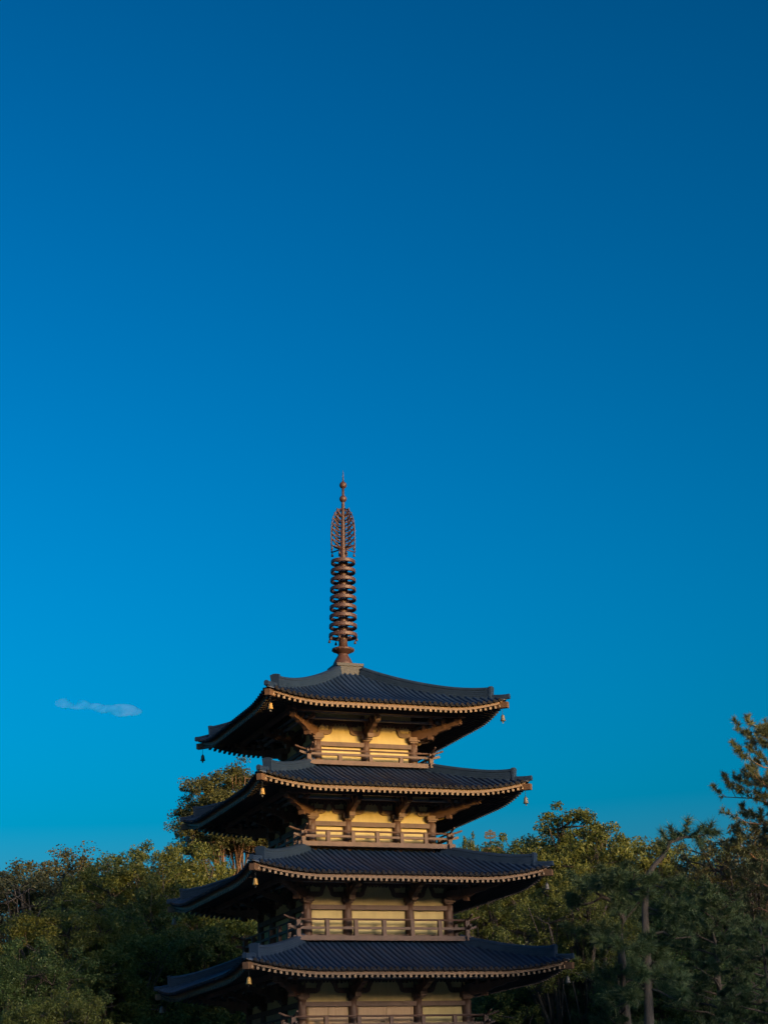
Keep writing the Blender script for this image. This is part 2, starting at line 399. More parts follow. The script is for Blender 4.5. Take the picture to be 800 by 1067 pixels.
def make_storey(st, idx):
    h=st['h']; zb=st['zb']; zp=st['zp']; wp=h-.20   # wall plane
    cc=h-.175
    low = zb-.35 if idx<4 else zb
    wm = MB()
    ztop = st['tip']-.45-.18+SOF*(st['rh']-h)+.03
    for k in range(4):
        wm.box(-wp+.002*(k%2),wp-.002*(k%2),-wp,-wp+.12,low,ztop, M=RZ(k))
    wall = wm.build('plaster_wall', PLASTER, pagoda)
    # columns
    cm=MB(); hh=zp+.08-low
    cm.lathe([(.172,0),(.178,hh*.4),(.17,hh*.8),(.155,hh)],14)
    cme=cm.mesh('column',[WOOD])
    pos=[]
    for k in range(4):
        pos.append((RZ(k)@Vector((-cc,-cc,low))))
        for x in st['inner']: pos.append(RZ(k)@Vector((x,-cc,low)))
    for p in pos: link('column',cme,wall,p)
    # horizontal tie beams on each face
    bm=MB(); bm.cham(-h+.03,h-.03,-h+.045,-wp-.0,zp-.185,zp-.02,.012)
    b1=bm.mesh('tie_beam',[WOOD])
    bm=MB(); bm.box(-h+.1,h-.1,-wp-.14,-wp-.0,zp+.692,zp+.80)
    nd=int(2*(h-.15)/.13)
    for i in range(nd):
        x=-(h-.15)+2*(h-.15)*(i+.5)/nd; bm.box(x-.03,x+.03,-wp-.085,-wp-.001,zp+.635,zp+.691)
    b2=bm.mesh('head_beam',[WOOD])
    bm=MB(); bm.cham(-h+.03,h-.03,-h+.05,-wp-.0,low+.36,low+.62,.012) if idx<4 else bm.cham(-h+.03,h-.03,-h+.05,-wp,low+.002,low+.2,.012)
    b3=bm.mesh('sill_beam',[WOOD])
    for k in range(4):
        for nm,me in (('tie_beam',b1),('head_beam',b2),('sill_beam',b3)):
            o=link(nm,me,wall); o.rotation_euler.z=k*math.pi/2
    # small struts seen over the arms (row of little bearing blocks)
    # brackets
    zc=zp+.27
    xs=[-cc]+st['inner']+[cc]
    reach=.72 if idx==0 else .80
    meshes={}
    for k in range(4):
        for i,x in enumerate(xs[:-1]):
            hr=min(reach,(xs[i+1]-x)/2-.012)
            hl=min(reach,(x-xs[i-1])/2-.012) if i>0 else 0
            key=i
            if key not in meshes:
                mb=MB()
                M=Matrix.Translation((x,-wp,0)) if i>0 else Matrix.Identity(4)
                d=cc-wp
                if i>0:
                    add_arm(mb,hl,hr,zc,M)
                    mb.cham(-.16,.16,-d-.18,.02,zp+.05,zp+.11,.02,M=M)
                    mb.prism([(-.21,-d-.22),(.21,-d-.22),(.21,.02),(-.21,.02)],zp+.11,zp+.275,M=M)
                    add_out_arm(mb,zc,M@Matrix.Translation((0,-d,0)))
                    for q in ((-.55,-.40,.40,.55)):
                        a=hr if q>0 else hl
                        mb.box(q*a/.8-.04,q*a/.8+.04,-.085,.01,zc+.34,zc+.43,M=M)
                else:
                    Ma=Matrix.Translation((-cc,-wp,0)); add_arm(mb,0,hr,zc,Ma)
                    for q in (.40,.55): mb.box(q*hr/.8-.04,q*hr/.8+.04,-.085,.01,zc+.34,zc+.43,M=Ma)
                    Mb=RZ(3)@Matrix.Translation((cc,-wp,0)); add_arm(mb,min(reach,(xs[-1]-xs[-2])/2-.012),0,zc,Mb)
                    Mc=Matrix.Translation((-cc,-cc,0))
                    mb.cham(-.17,.17,-.17,.17,zp+.05,zp+.11,.02,M=Mc)
                    mb.cham(-.225,.225,-.225,.225,zp+.11,zp+.275,.02,M=Mc)
                    Md=Matrix.Translation((-cc,-cc,0))@Matrix.Rotation(-math.pi/4,4,'Z')
                    add_out_arm(mb,zc,Md,k=1.40)
                meshes[key]=mb.mesh('bracket',[BRACKW])
            o=link('bracket',meshes[key],wall); o.rotation_euler.z=k*math.pi/2
    # plank doors in the lower storeys' middle bays
    if idx>=3:
        xi=st['inner']
        for k in range(4):
            for a,b in ((xi[0]+.18,xi[1]-.18),(-cc+.2,xi[0]-.2)) if idx==3 else ((xi[0]+.18,xi[1]-.18),):
                dm=MB(); n=2
                for i in range(n):
                    x0=a+(b-a)*i/n+.006; x1=a+(b-a)*(i+1)/n-.006
                    dm.box(x0,x1,-wp-.045,-wp-.002,low+(.64 if idx==3 else .22),zp-.19)
                    dm.box(x0+.03,x0+.09,-wp-.06,-wp-.044,low+.65,zp-.2)
                    dm.box(x1-.09,x1-.03,-wp-.06,-wp-.044,low+.65,zp-.2)
                o=dm.build('door',DOORW,wall); o.rotation_euler.z=k*math.pi/2
    return wall

def make_balcony(st, idx):
    hb=st['h']+.33; zb=st['zb']; wp=st['h']-.2
    bm=MB()
    for k in range(4):
        e=.0 if k%2==0 else .003
        bm.cham(-hb-.20,hb+.20,-hb-.095,-hb+.095,-.01,.01,.004,M=RZ(k)@Matrix.Translation((0,0,zb+.005))) if False else None
        bm.box(-hb-.20,hb+.20,-hb-.09-e,-hb+.09+e,zb+e,zb+.165-e,M=RZ(k))
        bm.box(-hb+.08,hb-.08,-hb+.085,-wp+.03,zb+.075-e,zb+.125-e,M=RZ(k))
    bal=bm.build('balcony',WOOD,pagoda)
    def rail(zr,prof,ext,rise):
        mb=MB(); P=[]
        xs=[-hb-ext,-hb-ext*.55,-hb-.08,-hb*.4,hb*.4,hb+.08,hb+ext*.55,hb+ext]
        zz=[rise,rise*.35,0,0,0,0,rise*.35,rise]
        P=[(x,-hb,zb+zr+q) for x,q in zip(xs,zz)]
        mb.sweep(P,prof); return mb.mesh('rail',[WOOD])
    mid=rail(st['mid'],[(-.045,-.045),(.045,-.045),(.045,.04),(-.045,.04)],.36,.07)
    top=rail(st['top'],[(.036*math.cos(q*math.pi/4),.036*math.sin(q*math.pi/4)) for q in range(8)],.52,.13)
    for k in range(4):
        for j,me in enumerate((mid,top)):
            o=link('rail',me,bal); o.rotation_euler.z=k*math.pi/2; o.location.z=.012*(k%2)
    full=st['top']-.02; part=st['mid']-.04
    pm=MB(); pm.cham(-.075,.075,-.07,.07,zb+.16,zb+(part if idx==0 else full),.012); pme=pm.mesh('post',[WOOD])
    pm=MB(); pm.cham(-.085,.085,-.085,.085,zb+.16,zb+full+.06,.014); cme=pm.mesh('post',[WOOD])
    n=st['spans']
    for k in range(4):
        for i in range(n):
            x=-hb+2*hb*i/n; p=RZ(k)@Vector((x,-hb,0))
            o=link('post',cme if i==0 else pme,bal,p); o.rotation_euler.z=k*math.pi/2
    return bal

names=['topmost','second from top','third from top','fourth from top','lowest']
for i,st in enumerate(ST):
    r=make_roof(st,i); r['label']=names[i]+' dark tiled roof with upturned corners'
    w=make_storey(st,i); w['label']=names[i]+' storey with ochre plaster panels between columns'
    if st['spans']:
        b=make_balcony(st,i); b['label']='railed balcony round the '+names[i]+' storey'

# ---- spire
Z0=19.30
spm=MB(); spm.cham(-.52,.52,-.52,.52,Z0-.35,Z0+.22,.03); spm.cham(-.57,.57,-.57,.57,Z0+.22,Z0+.33,.03)
spire=spm.build('spire',ROBAN,pagoda)
sh=bpy.data.objects.new('mast',None)
LEAN=Matrix.Translation((-.10,0,Z0+.33))@Matrix.Rotation(R(1.7),4,'Y')
def sp(mb,name,m=BRONZE,loc=None):
    o=mb.build(name,m,spire)
    o.matrix_local=LEAN@(Matrix.Translation(loc) if loc else Matrix.Identity(4)); return o
zz=lambda z: z-(Z0+.33)
bpy.data.objects.remove(sh)
m=MB(); m.lathe([(.40,0),(.405,.03),(.38,.12),(.31,.27),(.24,.38),(.20,.45),(.20,.50)],24); sp(m,'inverted_bowl')
m=MB(); m.lathe([(.19,.49),(.24,.52),(.30,.56),(.42,.62),(.44,.64),(.44,.70),(.38,.725),(.21,.74)],28)
for k in range(14):   # lotus petal rim
    a=2*math.pi*k/14; m.lathe([(.0,-.02),(.05,0),(.055,.05),(0,.07)],6,M=Matrix.Translation((.40*math.cos(a),.40*math.sin(a),.62)))
sp(m,'lotus_disc')
m=MB(); m.lathe([(.175,.72),(.165,1.2),(.15,2.6),(.135,4.2),(.12,4.9),(.10,5.8),(.075,6.6),(.055,6.95),(.05,7.5)],16); sp(m,'shaft')
for i in range(9):
    f=i/8; zr=zz(20.87+(23.93-20.87)*f); rr=.555-.075*f
    m=MB()
    prof=[(rr,-.072),(rr+.010,-.055),(rr+.010,.055),(rr,.072),(rr-.055,.072),(rr-.06,0),(rr-.055,-.072)]
    vs=[];fs=[];n=36
    for k in range(n):
        a=2*math.pi*k/n
        for r_,z_ in prof: vs.append((r_*math.cos(a),r_*math.sin(a),z_))
    q=len(prof)
    for k in range(n):
        for j in range(q): fs.append((k*q+j,((k+1)%n)*q+j,((k+1)%n)*q+(j+1)%q,k*q+(j+1)%q))
    m._add(vs,fs,smooth=False)
    m.lathe([(.13,-.10),(.185,-.09),(.185,.07),(.13,.08)],18)
    for k in range(4):
        M=Matrix.Rotation(k*math.pi/2+R(20),4,'Z')
        m.box(.13,rr-.02,-.026,.026,-.035,.03,M=M)
        m.box(.30,.38,-.05,.05,-.03,.025,M=M)
    if i==0:
        for k in range(8):
            a=2*math.pi*k/8+.2
            m.lathe([(.006,0),(.012,-.05),(.035,-.07),(.055,-.17),(.0,-.17)],8,M=Matrix.Translation((rr*math.cos(a),rr*math.sin(a),-.07)))
    sp(m,'ring',loc=(0,0,zr))
# openwork flame crown: four fins of curled tracery
fl=MB()
zb_,zt_=zz(24.52),zz(26.22); Hf=zt_-zb_
for k in range(4):
    M=Matrix.Rotation(k*math.pi/2+R(25),4,'Z')
    outer=[]
    for i in range(19):
        f=i/18; w=.66*(1-max(0,(f-.25)/.75)**2.6)**.55 if f<.999 else .05
        outer.append((max(.06,w),0,zb_+Hf*f))
    fl.tube(outer,.028,5,M=M)
    fl.tube([(.08,0,zb_),(.67,0,zb_)],.028,5,M=M)
    for j in range(7):
        f0=j/7.6; zc_=zb_+Hf*f0
        wmax=.66*(1-max(0,(f0+.1-.25)/.75)**2.6)**.55
        # crescent rising from shaft outward
        pts=[]; rad=[]
        for i in range(9):
            g=i/8; pts.append((.08+(wmax-.09)*g,0,zc_+.02+.30*g**1.6)); rad.append(.014+.028*math.sin(math.pi*g))
        fl.tube(pts,rad,5,M=M)
        # curl
        c=Vector((.10+wmax*.42,0,zc_+.20)); pts=[];rad=[]
        for i in range(9):
            a=-.5+i/8*4.4; rr=.11*(1-.045*i); pts.append((c.x+rr*math.cos(a),0,c.z+rr*math.sin(a))); rad.append(.026-.001*i)
        if c.x+.08<wmax: fl.tube(pts,rad,5,M=M)
    fl.lathe([(.006,0),(.012,-.06),(.03,-.08),(.05,-.19),(.0,-.19)],8,M=M@Matrix.Translation((.62,0,zb_)))
    fl.lathe([(.006,0),(.012,-.14),(.03,-.16),(.05,-.27),(.0,-.27)],8,M=M@Matrix.Translation((.2,0,zb_)))
fl.lathe([(.11,zb_-.1),(.13,zb_-.08),(.13,zb_),(.10,zb_+.05)],14)
sp(fl,'flame_crown')
for z_ in (26.65,27.25):
    m=MB(); n=10; m.lathe([(.02,-.21),(.05,-.165)]+[(.15*math.sin(math.pi*i/n),-.15*math.cos(math.pi*i/n)) for i in range(1,n)]+[(.05,.165),(.02,.21)],18)
    sp(m,'ball',loc=(0,0,zz(z_)))
m=MB(); m.lathe([(.045,0),(.03,.15),(.012,.5),(.003,.62)],8); sp(m,'finial_tip',loc=(0,0,zz(27.3)))

# ---- wind bells hung from the roof corners (things of their own)
def bell_mesh():
    b=MB()
    b.lathe([(.0,.10),(.03,.10),(.055,.085),(.075,.05),(.085,-.05),(.10,-.12),(.118,-.15),(.118,-.17),(.10,-.17),(.0,-.15)],14)
    l=MB(); l.tube([(0,0,.09),(0,0,.62)],.010,5); l.lathe([(.0,.09),(.022,.11),(.022,.14),(0,.16)],8)
    c=MB(); c.tube([(0,0,-.14),(0,0,-.2)],.008,5); c.box(-.035,.035,-.004,.004,-.27,-.19)
    return b.mesh('body',[BELLM]),b.mesh('body',[BELLD]),l.mesh('hanger',[IRON]),c.mesh('clapper',[IRON])
bb,bbd,bl,bc=bell_mesh()
rn=['topmost','second','third','fourth']
for i,st in enumerate(ST[:4]):
    hb=st['rh']-.15; zc=st['tip']-.79
    for nm,sx,sy in (('near left',-1,-1),('right',1,-1),('far left',-1,1)):
        g = nm=='near left'
        lab={'near left':'small gilded wind bell hanging at the near corner of the %s roof',
             'right':'dark bronze wind bell hanging at the right corner of the %s roof',
             'far left':'dark bronze wind bell hanging at the far left corner of the %s roof'}[nm] % rn[i]
        t=thing('wind_bell',lab,'bell',(sx*hb,sy*hb,zc),.3*i,'wind bells under the pagoda roof corners')
        t.scale=(.86,.86,.86)
        link('body',bb if g else bbd,t); link('hanger',bl,t); link('clapper',bc,t)

# ------------------------------------------------------------------ trees
def fmesh(name, V, nper, mats, smooth=False):
    """mesh from (N*nper,3) vertices, each consecutive nper verts one face"""
    n=len(V)//nper
    me=bpy.data.meshes.new(name)
    me.vertices.add(len(V)); me.vertices.foreach_set('co',V.astype(np.float32).ravel())
    me.loops.add(len(V)); me.loops.foreach_set('vertex_index',np.arange(len(V),dtype=np.int32))
    me.polygons.add(n); me.polygons.foreach_set('loop_start',np.arange(n,dtype=np.int32)*nper)
    me.polygons.foreach_set('loop_total',np.full(n,nper,dtype=np.int32))
    for m in mats: me.materials.append(m)
    me.update(calc_edges=True)
    return me
def unit(a): return a/np.maximum(1e-9,np.linalg.norm(a,axis=1,keepdims=True))

def leaf_cloud(rng, C, rad, per, size, flat=.75):
    """rhombic leaves scattered in small clumps round the points C"""
    n=len(C)*per
    c=np.repeat(C,per,0); r=np.repeat(rad,per)
    d=unit(rng.normal(size=(n,3))); rr=rng.random(n)**.45
    p=c+d*(r*rr)[:,None]*np.array([1,1,flat])
    nrm=unit(d*.6+rng.normal(size=(n,3))*.7+np.array([0,0,.45]))
    a=unit(np.cross(nrm,rng.normal(size=(n,3)))); b=np.cross(nrm,a)
    L=size*(.6+.8*rng.random(n))[:,None]; W=L*(.38+.25*rng.random(n))[:,None]
    V=np.stack([p-a*L*.5,p+b*W*.5+a*L*.06,p+a*L*.5,p-b*W*.5+a*L*.06],1).reshape(-1,3)
    return V

def broadleaf(seed, H, W, trunk_f=.38, lobes=15, clumps=15, per=95, size=.19, clump_r=.5, top=1.0, lob=.30, gnarl=.12, bark=None, limb_k=1., keep_n=4, kr=.50):
    rng=np.random.default_rng(seed)
    tr=MB()
    zc=H*(trunk_f+1)/2; hz=H*(1-trunk_f)/2*1.05
    lean=rng.normal(size=2)*.03*H
    tp=[(lean[0]*f**2,lean[1]*f**2,H*trunk_f*1.1*f) for f in np.linspace(0,1,5)]
    r0=.028*H
    tr.tube(tp,[r0*(1.25,1,.9,.8,.65)[i] for i in range(5)],9)
    C=[];rad=[];sticks=[];owner=[]
    fork=np.array(tp[-1]); fork0=np.array(tp[3])
    for l in range(lobes):
        # spread lobes evenly over the crown (golden spiral), favouring the top
        u=1-1.55*(l+.5)/lobes; th=l*2.39996+rng.normal()*.3
        q=math.sqrt(max(0,1-u*u)); k=kr+.15*rng.random()
        lc=np.array([q*math.cos(th)*W/2*k,q*math.sin(th)*W/2*k,zc+u*hz*k*top+rng.normal()*.03*H])
        lc[:2]+=lean
        lr=W*lob*(.68+.40*rng.random())
        base=fork0+(fork-fork0)*rng.random()
        mid=base*.45+lc*.55+rng.normal(size=3)*gnarl*W*.35; mid[2]-=.03*H
        m1=(base+mid)/2+rng.normal(size=3)*gnarl*W*.12
        rl=r0*.42*limb_k*(.7+.5*rng.random())
        sticks.append(([base,m1,mid,lc],rl))
        for c in range(clumps):
            d=rng.normal(size=3); d/=np.linalg.norm(d)
            if d[2]<-.35: d[2]*=-.6
            p=lc+d*lr*np.array([1,1,.72])*(.35+.65*rng.random()**.5)
            C.append(p); rad.append(clump_r*(.6+.8*rng.random()))
            owner.append((l,lc if c%4 else mid,(lc+p)/2+rng.normal(size=3)*.10*lr,rl if c%2==0 else 0))
    CA=np.array(C); dist=np.linalg.norm(CA[:,None]-CA[None],axis=2)
    keep=(dist<W*.13).sum(1)>=keep_n+1
    left=np.zeros(lobes)
    for k in np.nonzero(keep)[0]:
        l,a,mm,r_=owner[k]; left[l]+=1
        if r_: tr.tube([a,mm,C[k]],[r_*.30,r_*.2,r_*.08],4)
    for l,(pts,r_) in enumerate(sticks):
        if left[l]>3: tr.tube(pts,[r_,r_*.8,r_*.6,r_*.3],6)
    C=[C[k] for k in np.nonzero(keep)[0]]; rad=[rad[k] for k in np.nonzero(keep)[0]]
    V=leaf_cloud(rng,np.array(C),np.array(rad),per,size)
    return tr.mesh('trunk',[bark or BARK]),V

def needle_tufts(rng, C, D, per, L, w):
    """long needles radiating round each shoot tip C pointing along D"""
    n=len(C)*per
    c=np.repeat(C,per,0); d0=np.repeat(D,per,0)
    d=unit(d0*.75+unit(rng.normal(size=(n,3)))*.95)
    st=c-d0*(rng.random(n)*.16)[:,None]
    side=unit(np.cross(d,rng.normal(size=(n,3))))
    l=L*(.6+.6*rng.random(n))[:,None]
    droop=np.zeros((n,3)); droop[:,2]=-.25
    V=np.stack([st-side*w*.5,st+side*w*.5,st+d*l+droop*l*.4],1).reshape(-1,3)
    return V

def pine_tips(rng, tr, base, tip, r, nb, blen, up_=.35, tufts=7, spread=.5):
    """one limb from base to tip with side shoots; returns shoot ends and directions"""
    base=np.array(base,float); tip=np.array(tip,float); ln=np.linalg.norm(tip-base)
    P=[base]
    for f in (.33,.66,1): P.append(base+(tip-base)*f+rng.normal(size=3)*.06*ln*(1-abs(f-.6)))
    P[-1]=tip
    tr.tube(P,[r,r*.75,r*.55,r*.25],6)
    C=[];D=[]
    ax=(tip-base)/ln
    for j in range(nb):
        f=.25+.75*(j+rng.random())/nb
        k=min(2,int(f*3)); g=f*3-k
        s=P[k]+(P[k+1]-P[k])*g if f<1 else P[-1]
        d=ax*.6+rng.normal(size=3)*.75; d[2]=abs(d[2])*.6+up_*.5; d/=np.linalg.norm(d)
        e=s+d*blen*(.5+.7*rng.random())
        tr.tube([s,(s+e)/2+rng.normal(size=3)*.04*blen,e],[r*.32,r*.22,r*.1],4)
        for q in range(tufts):
            h=.35+.65*rng.random(); dd=d+rng.normal(size=3)*spread; dd[2]+=up_; dd/=np.linalg.norm(dd)
            C.append(s+(e-s)*h+dd*blen*.22*rng.random()); D.append(dd)
    C.append(tip); D.append(ax)
    return C,D

def pine(seed, H, W, first=.5, limbs=26, nb=6, tufts=7, per=26, L=.3, w=.03, lop=0., droop=.0, blen=None, bark=None, flat=False, rk=1.):
    rng=np.random.default_rng(seed); tr=MB(); C=[];D=[]
    bend=rng.normal(size=2)*.025*H
    def axis(z): f=z/H; return np.array([bend[0]*math.sin(f*3),bend[1]*math.sin(f*2.4),z])
    r0=.019*H
    zs=np.linspace(0,H*.985,10)
    tr.tube([axis(z) for z in zs],[r0*(1.15-1.0*(z/H)**.9) for z in zs],9)
    blen=blen or W*.16
    for l in range(limbs):
        f=(l+rng.random()*.7)/limbs; z=H*(first+(1-first)*f*.97)
        env=math.sin(math.pi*min(1,(.12+.80*f)))**.7 if flat else (1-f)**.65*.95+.12
        th=l*2.39996+rng.normal()*.35
        ln=W/2*env*(.65+.5*rng.random())*(1+lop*math.cos(th))
        b=axis(z); t=b+np.array([math.cos(th)*ln,math.sin(th)*ln,ln*(.28-droop)+.15])
        c,d=pine_tips(rng,tr,b,t,max(.018,r0*.36*rk*(1.1-f*.6)),nb,blen,up_=.35-droop,tufts=tufts)
        C+=c;D+=d
    C.append(axis(H));D.append(np.array([0,0,1.]))
    V=needle_tufts(rng,np.array(C),np.array(D),per,L,w)
    return tr.mesh('trunk',[bark or BARKP]),V

def make_tree(name,label,loc,trunk,crown,rz=0,sc=(1,1,1),cat='tree',group=None):
    t=thing(name,label,cat,loc,rz,group); t.scale=sc
    link('trunk',trunk,t); link('crown',crown,t)
    return t

OAK=[broadleaf(s,15,11,lobes=l,clumps=c,per=p,trunk_f=tf,size=.135,clump_r=.42,lob=.27) for s,l,c,p,tf in ((3,24,24,140,.34),(11,26,23,140,.30),(23,23,25,140,.36))]
AIRY=broadleaf(31,15,9.5,lobes=26,clumps=18,per=95,size=.125,clump_r=.40,trunk_f=.30,lob=.25,kr=.56)
SPIKY=broadleaf(47,15,8,lobes=26,clumps=20,per=120,size=.125,clump_r=.36,trunk_f=.26,lob=.26,top=1.05,kr=.56)
DENSE=broadleaf(53,12,9,lobes=24,clumps=24,per=140,size=.125,clump_r=.42,trunk_f=.20,lob=.29)
def crown(V,m,name='crown'): return fmesh(name,V,len(V) and 4,[m])
def top(V): return float(np.percentile(V[:,2],99.8))
oak=[(t,{'H':top(V),**{k:crown(V,m) for k,m in (('o',LOAK),('d',LDARK),('g',LGOLD))}}) for t,V in OAK]
airy=(AIRY[0],{'H':top(AIRY[1]),**{k:crown(AIRY[1],m) for k,m in (('b',LBROWN),('o',LOAK),('g',LGOLD))}})
spiky=(SPIKY[0],{'H':top(SPIKY[1]),**{k:crown(SPIKY[1],m) for k,m in (('o',LOAK),('g',LGOLD))}})
dense=(DENSE[0],{'H':top(DENSE[1]),**{k:crown(DENSE[1],m) for k,m in (('d',LDARK),('g',LGOLD))}})
PT=pine(5,20,8.0,first=.46,limbs=46,nb=9,tufts=9,per=32,L=.28,w=.03,lop=.1,flat=True,rk=.6,blen=1.35)
PB=broadleaf(17,22,6.4,trunk_f=.62,lobes=26,clumps=20,per=130,size=.13,clump_r=.40,lob=.27,kr=.52,bark=BARKP,limb_k=.28)
PS=pine(29,13,8.5,first=.12,limbs=48,nb=7,tufts=9,per=30,L=.26,w=.028,droop=.12,blen=1.1,bark=BARK)
PS2=pine(37,13,7.5,first=.10,limbs=52,nb=7,tufts=9,per=30,L=.24,w=.028,droop=.05,blen=1.0,bark=BARK)
def pcrown(V,m): return fmesh('crown',V,3,[m])
pt=(PT[0],{'H':top(PT[1]),'b':pcrown(PT[1],LPINEB)}); pb=(PB[0],{'H':top(PB[1]),'b':crown(PB[1],LPUFF)})
ps=(PS[0],(pcrown(PS[1],LPINE),top(PS[1]))); ps2=(PS2[0],(pcrown(PS2[1],LPINE),top(PS2[1])))

# camera numbers (also used to place the far trees where they stand)
CAMP=Vector((-23.6525,-64.9475,1.624)); YAW,PIT,ROL,FPX=-.374442,.339255,-.0378555,1885.68
fw=Vector((-math.sin(YAW)*math.cos(PIT),math.cos(YAW)*math.cos(PIT),math.sin(PIT)))
rt=Vector((math.cos(YAW),math.sin(YAW),0)); upv=rt.cross(fw)
rt2=math.cos(ROL)*rt+math.sin(ROL)*upv; up2=-math.sin(ROL)*rt+math.cos(ROL)*upv
def spot(u,v,dist):
    d=fw*FPX+rt2*(u-400)-up2*(v-533.5); t=dist/math.hypot(d.x,d.y); return CAMP+d*t
def T(kind,u,v,dist,label,H0,name='oak_tree',rz=0,wide=1.0,var=None,group=None):
    """stand a tree so its top reaches the bearing (u,v) at that distance"""
    tr,cr=kind; H0=cr[1] if isinstance(cr,tuple) else cr['H']
    if isinstance(cr,tuple): cr=cr[0]
    p=spot(u,v,dist); s=p.z/H0; cm=cr[var] if var else cr
    return make_tree(name,label,(p.x,p.y,0),tr,cm,rz,(s*wide,s*wide,s),group=group)
GL='trees behind the pagoda to the left'; GR='trees behind the pagoda to the right'
# left side
T(airy,10,901,96,'thin russet leaved tree at the left edge of the skyline',15.2,'russet_tree',.4,1.25,'b',GL)
T(airy,75,890,100,'airy russet crowned tree against the sky left of the tall oak',15.2,'russet_tree',2.4,1.2,'b',GL)
T(oak[0],140,880,92,'tall golden topped oak highest on the left skyline',15.3,'oak_tree',1.0,.90,'g',GL)
T(oak[1],200,910,88,'olive green oak touching the left eave of the third roof',15.3,'oak_tree',2.2,.80,'o',GL)
T(oak[2],60,938,82,'broad olive oak with sunlit top below the russet trees',15.3,'oak_tree',.2,1.05,'g',GL)
T(dense,125,955,82,'round olive tree with dark shaded base under the tall oak',12.3,'evergreen_tree',1.4,1.0,'g',GL)
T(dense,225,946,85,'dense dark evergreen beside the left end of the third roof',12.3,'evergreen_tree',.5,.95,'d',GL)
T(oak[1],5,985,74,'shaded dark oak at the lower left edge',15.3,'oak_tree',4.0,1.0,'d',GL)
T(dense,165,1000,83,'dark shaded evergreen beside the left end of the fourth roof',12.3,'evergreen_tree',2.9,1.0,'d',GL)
T(dense,60,1035,64,'low olive green bush crowned tree at the bottom left corner',12.3,'evergreen_tree',5.2,1.0,'g',GL)
T(pb,236,794,108,'tall rounded olive pine rising behind the left eaves of the upper roofs',22.4,'pine_tree',.6,1.15,'b',GL)
# right side
T(spiky,610,846,97,'tall broad tree topping the skyline between the pagoda and the bent pine',15.8,'tall_tree',.3,.95,'o',GR)
T(oak[0],568,868,100,'sunlit olive oak just past the right end of the third roof',15.3,'oak_tree',2.6,.75,'g',GR)
T(oak[1],645,868,94,'rounded olive oak behind the bent pine',15.3,'oak_tree',.9,.85,'g',GR)
T(oak[2],745,886,96,'olive oak filling the gap between bent pine and tall pine',15.3,'oak_tree',3.3,.95,'g',GR)
T(airy,790,862,86,'thin branched russet tree in front of the tall right pine',15.2,'russet_tree',1.7,1.1,'b',GR)
T(spiky,515,915,90,'golden olive tree lit low behind the right eave of the fourth roof',15.8,'spiky_tree',1.2,.85,'g',GR)
T(airy,590,925,80,'bare branched tree with sunlit limbs right of the fourth roof',15.2,'bare_branched_tree',4.1,1.0,'g',GR)
T(pt,820,733,77,'tall bronzed pine cut by the right edge of the view',20.4,'pine_tree',.5,.95,'b',GR)
T(spiky,482,874,125,'small far tree top beside the ship weather vane',15.8,'far_tree',2.0,.3,'o',GR)
T(ps,628,950,79,'dark feathery pine left of the bent pine trunk',13.2,'feathery_pine',.2,.85,None,GR)
T(ps2,735,922,70,'tall dark feathery pine right of the bent pine trunk',13.2,'feathery_pine',1.0,1.1,None,GR)
T(ps,790,955,66,'dark feathery pine at the lower right edge',13.2,'feathery_pine',2.5,1.1,None,GR)
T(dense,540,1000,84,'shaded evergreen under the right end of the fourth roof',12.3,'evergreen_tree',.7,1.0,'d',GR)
T(ps2,645,1000,64,'low dark pine in front beside the bent pine foot',13.2,'feathery_pine',3.7,1.0,None,GR)
T(dense,535,925,98,'leafy olive evergreen hiding the far brick hall',12.3,'evergreen_tree',3.9,.9,'g',GR)
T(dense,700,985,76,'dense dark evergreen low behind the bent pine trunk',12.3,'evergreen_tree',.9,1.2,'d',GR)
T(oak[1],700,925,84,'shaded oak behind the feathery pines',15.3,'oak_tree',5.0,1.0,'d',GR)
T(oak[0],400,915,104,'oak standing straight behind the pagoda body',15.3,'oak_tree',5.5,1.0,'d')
T(oak[2],330,915,100,'oak behind the pagoda seen under its left eaves',15.3,'oak_tree',1.5,1.0,'o')

